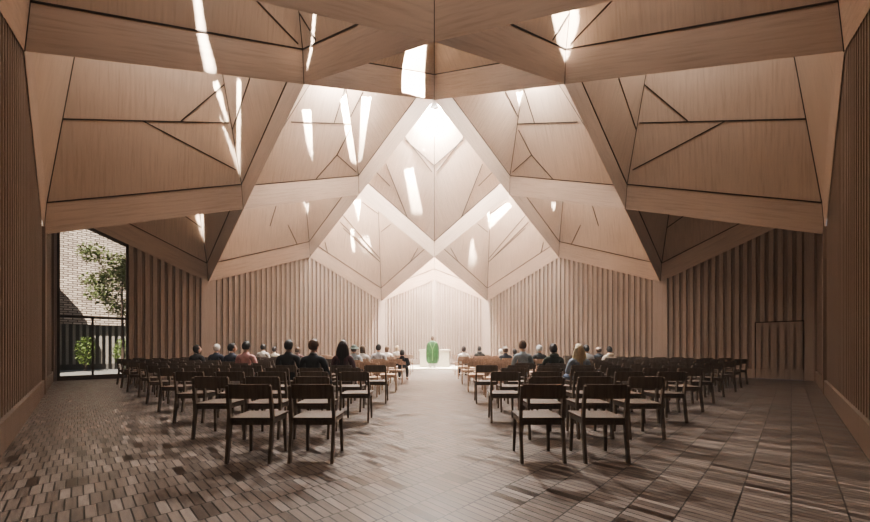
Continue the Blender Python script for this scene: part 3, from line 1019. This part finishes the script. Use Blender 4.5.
for i, (s, off, h, lab) in enumerate(((2.45, 1.3, .55, 'low green shrub right outside the window sill'), (.9, 6.6, 1.7, 'tall slender shrub against the slatted screen outside'), (2.3, 6.9, 1.6, 'bushy shrub by the slatted screen behind the tree'))):
    r = empty('garden_shrub', OUT(s, off, 0)); rnd = random.Random(i+20)
    bm = bmesh.new(); leaves(bm, (0, 0, h*.6), (.4 if i else .5, .4 if i else .5, h*.45), 900, .11, rnd)
    mesh_obj('foliage', bm, simple('shrub_green', (.14, .20, .05), .6, .4), r)
    bm = bmesh.new()
    for k in range(5): bar(bm, (.03*math.cos(k), .03*math.sin(k), 0), (.2*math.cos(k*1.3), .2*math.sin(k*1.3), h*.7), .02, .02, w2=.008, d2=.008)
    mesh_obj('stem', bm, BARK, r)
    tag(r, lab, 'shrub')

# ---------------------------------------------------------------- lights
def area(name, loc, size, power, rot=(0, 0, 0), col=(1, .96, .915), size_y=None, spread=180):
    l = bpy.data.lights.new(name, 'AREA'); l.energy = power; l.size = size; l.color = col
    if size_y: l.shape = 'RECTANGLE'; l.size_y = size_y
    l.spread = math.radians(spread)
    o = bpy.data.objects.new(name, l); C.objects.link(o); o.location = loc; o.rotation_euler = rot
    return o
Rz = math.radians(45)
def bay(a, b, z, size, power, **k): return area('skylight_lamp', W(a, b, z), size, power, rot=(0, 0, Rz), **k)
bay(2.495, 2.495, 11.84, .3, 2600)
bay(1.42, 1.42, 11.15, 1.6, 150)
bay(1.5, 2.5, 11.2, 1.2, 620)
bay(2.5, 1.5, 11.2, 1.2, 360)
bay(3.5, 3.5, 12.0, 2.2, 7500)
bay(2.5, 3.5, 12.0, 2.4, 1300); bay(3.5, 2.5, 12.0, 2.4, 1200)
bay(1.5, 3.5, 12.0, 2.4, 420); bay(3.5, 1.5, 12.0, 2.4, 330)
bay(.5, 2.5, 12.0, 2.4, 210); bay(2.5, .5, 12.0, 2.4, 165)
bay(.5, 1.5, 12.0, 2.4, 120); bay(1.5, .5, 12.0, 2.4, 110)
bay(.5, 3.5, 12.0, 2.4, 80); bay(3.5, .5, 12.0, 2.4, 55)
bay(.5, .5, 11.5, 1.5, 190)
def spot(name, loc, target, power, deg, blend, soft):
    s = bpy.data.lights.new(name, 'SPOT'); s.energy = power; s.spot_size = math.radians(deg); s.spot_blend = blend; s.shadow_soft_size = soft; s.color = (1, .95, .89)
    o = bpy.data.objects.new(name, s); C.objects.link(o); o.location = loc
    o.rotation_euler = (Vector(target)-o.location).to_track_quat('-Z', 'Y').to_euler()
spot('altar_fill', W(3.15, 3.15, 11.9), (0, 23, 2.5), 70000, 50, .9, .5)  # added lamp to brighten the altar and the walls behind
spot('aisle_fill', W(2.485, 2.485, 11.6), (0, 16, 0), 16000, 42, 1, .08)  # added lamp to lift the aisle floor
bmb = bmesh.new()  # added spots behind unseen stencil plates, cut to throw the light slivers
for (lp, dirv, poly, dist, ci) in BEAMS:
    l = bpy.data.lights.new('sliver_spot', 'SPOT'); l.shadow_soft_size = .0025; l.spot_blend = 0; l.color = (1, .95, .86)
    zz = -dirv; xv = zz.orthogonal().normalized(); yv = zz.cross(xv).normalized()
    pl = []
    for p in poly:
        r_ = p-lp; r_ = r_*(.3/r_.dot(dirv)); pl.append(Vector((r_.dot(xv), r_.dot(yv))))
    rmax = max(p.length for p in pl)
    l.spot_size = 2*math.atan(rmax*1.15/.3); inb = ci//4 in (1, 2) and ci % 4 in (1, 2); l.energy = 4*math.pi*(240 if inb or ci in (11, 14) else 110)*dist*dist
    o = bpy.data.objects.new('sliver_spot', l); C.objects.link(o)
    m = Matrix((xv, yv, zz)).transposed().to_4x4()
    o.matrix_world = Matrix.Translation(lp) @ m
    if sum(p.cross(q) for p, q in zip(pl, pl[1:]+pl[:1])) < 0: pl = pl[::-1]
    q = rmax*1.5
    vs_ = [Vector((-q, -q)), Vector((q, -q)), Vector((q, q)), Vector((-q, q))]+pl
    vo, eo, fo, ov, oe, of = delaunay_2d_cdt(vs_, [], [[0, 1, 2, 3], list(range(4, 4+len(pl)))], 1, 1e-7)
    vv = [bmb.verts.new(local(lp+dirv*.3+xv*v.x+yv*v.y)) for v in vo]
    for f, orig in zip(fo, of):
        if 1 in orig: continue
        bmb.faces.new([vv[i] for i in f])
mesh_obj('sliver_stencil', bmb, DECK, ceiling)
sun = bpy.data.lights.new('sun', 'SUN'); sun.energy = 12; sun.angle = math.radians(.5); sun.color = (1, .90, .78)
o = bpy.data.objects.new('sun', sun); C.objects.link(o); o.rotation_euler = Vector((-.05, .60, -1)).to_track_quat('-Z', 'Y').to_euler()

HAZE = bpy.data.materials.new('thin_haze'); HAZE.use_nodes = True
nt = HAZE.node_tree; nt.nodes.remove(nt.nodes['Principled BSDF'])
vs = N(nt, 'ShaderNodeVolumeScatter'); vs.inputs['Density'].default_value = .0045; vs.inputs['Anisotropy'].default_value = .25; vs.inputs['Color'].default_value = (1, .97, .94, 1)
nt.links.new(vs.outputs[0], nt.nodes['Material Output'].inputs['Volume'])
bm = bmesh.new(); box(bm, 0, 0, 0, 4.05*L, 4.05*L, 12.9)
hz_ = mesh_obj('haze', bm, HAZE, kind='stuff'); hz_.location = W(2, 2, 6.44); hz_.rotation_euler = (0, 0, Rz)
tag(hz_, 'thin warm haze hanging in the air of the hall', 'haze')
w = bpy.data.worlds.new('sky'); bpy.context.scene.world = w; w.use_nodes = True
bg = w.node_tree.nodes['Background']; bg.inputs[0].default_value = (.75, .85, 1, 1); bg.inputs[1].default_value = .45

# ---------------------------------------------------------------- camera and film
cd = bpy.data.cameras.new('camera'); cam = bpy.data.objects.new('camera', cd); C.objects.link(cam)
cam.location = (0, 0, CH); cam.rotation_euler = (math.radians(90), 0, 0)
cd.sensor_width = 36; cd.lens = 36*F/870; cd.shift_y = 86/870; cd.shift_x = .7/870; cd.clip_start = .05
sc = bpy.context.scene; sc.camera = cam
sc.view_settings.view_transform = 'AgX'
sc.view_settings.look = 'AgX - Medium High Contrast'
sc.view_settings.exposure = 0.35
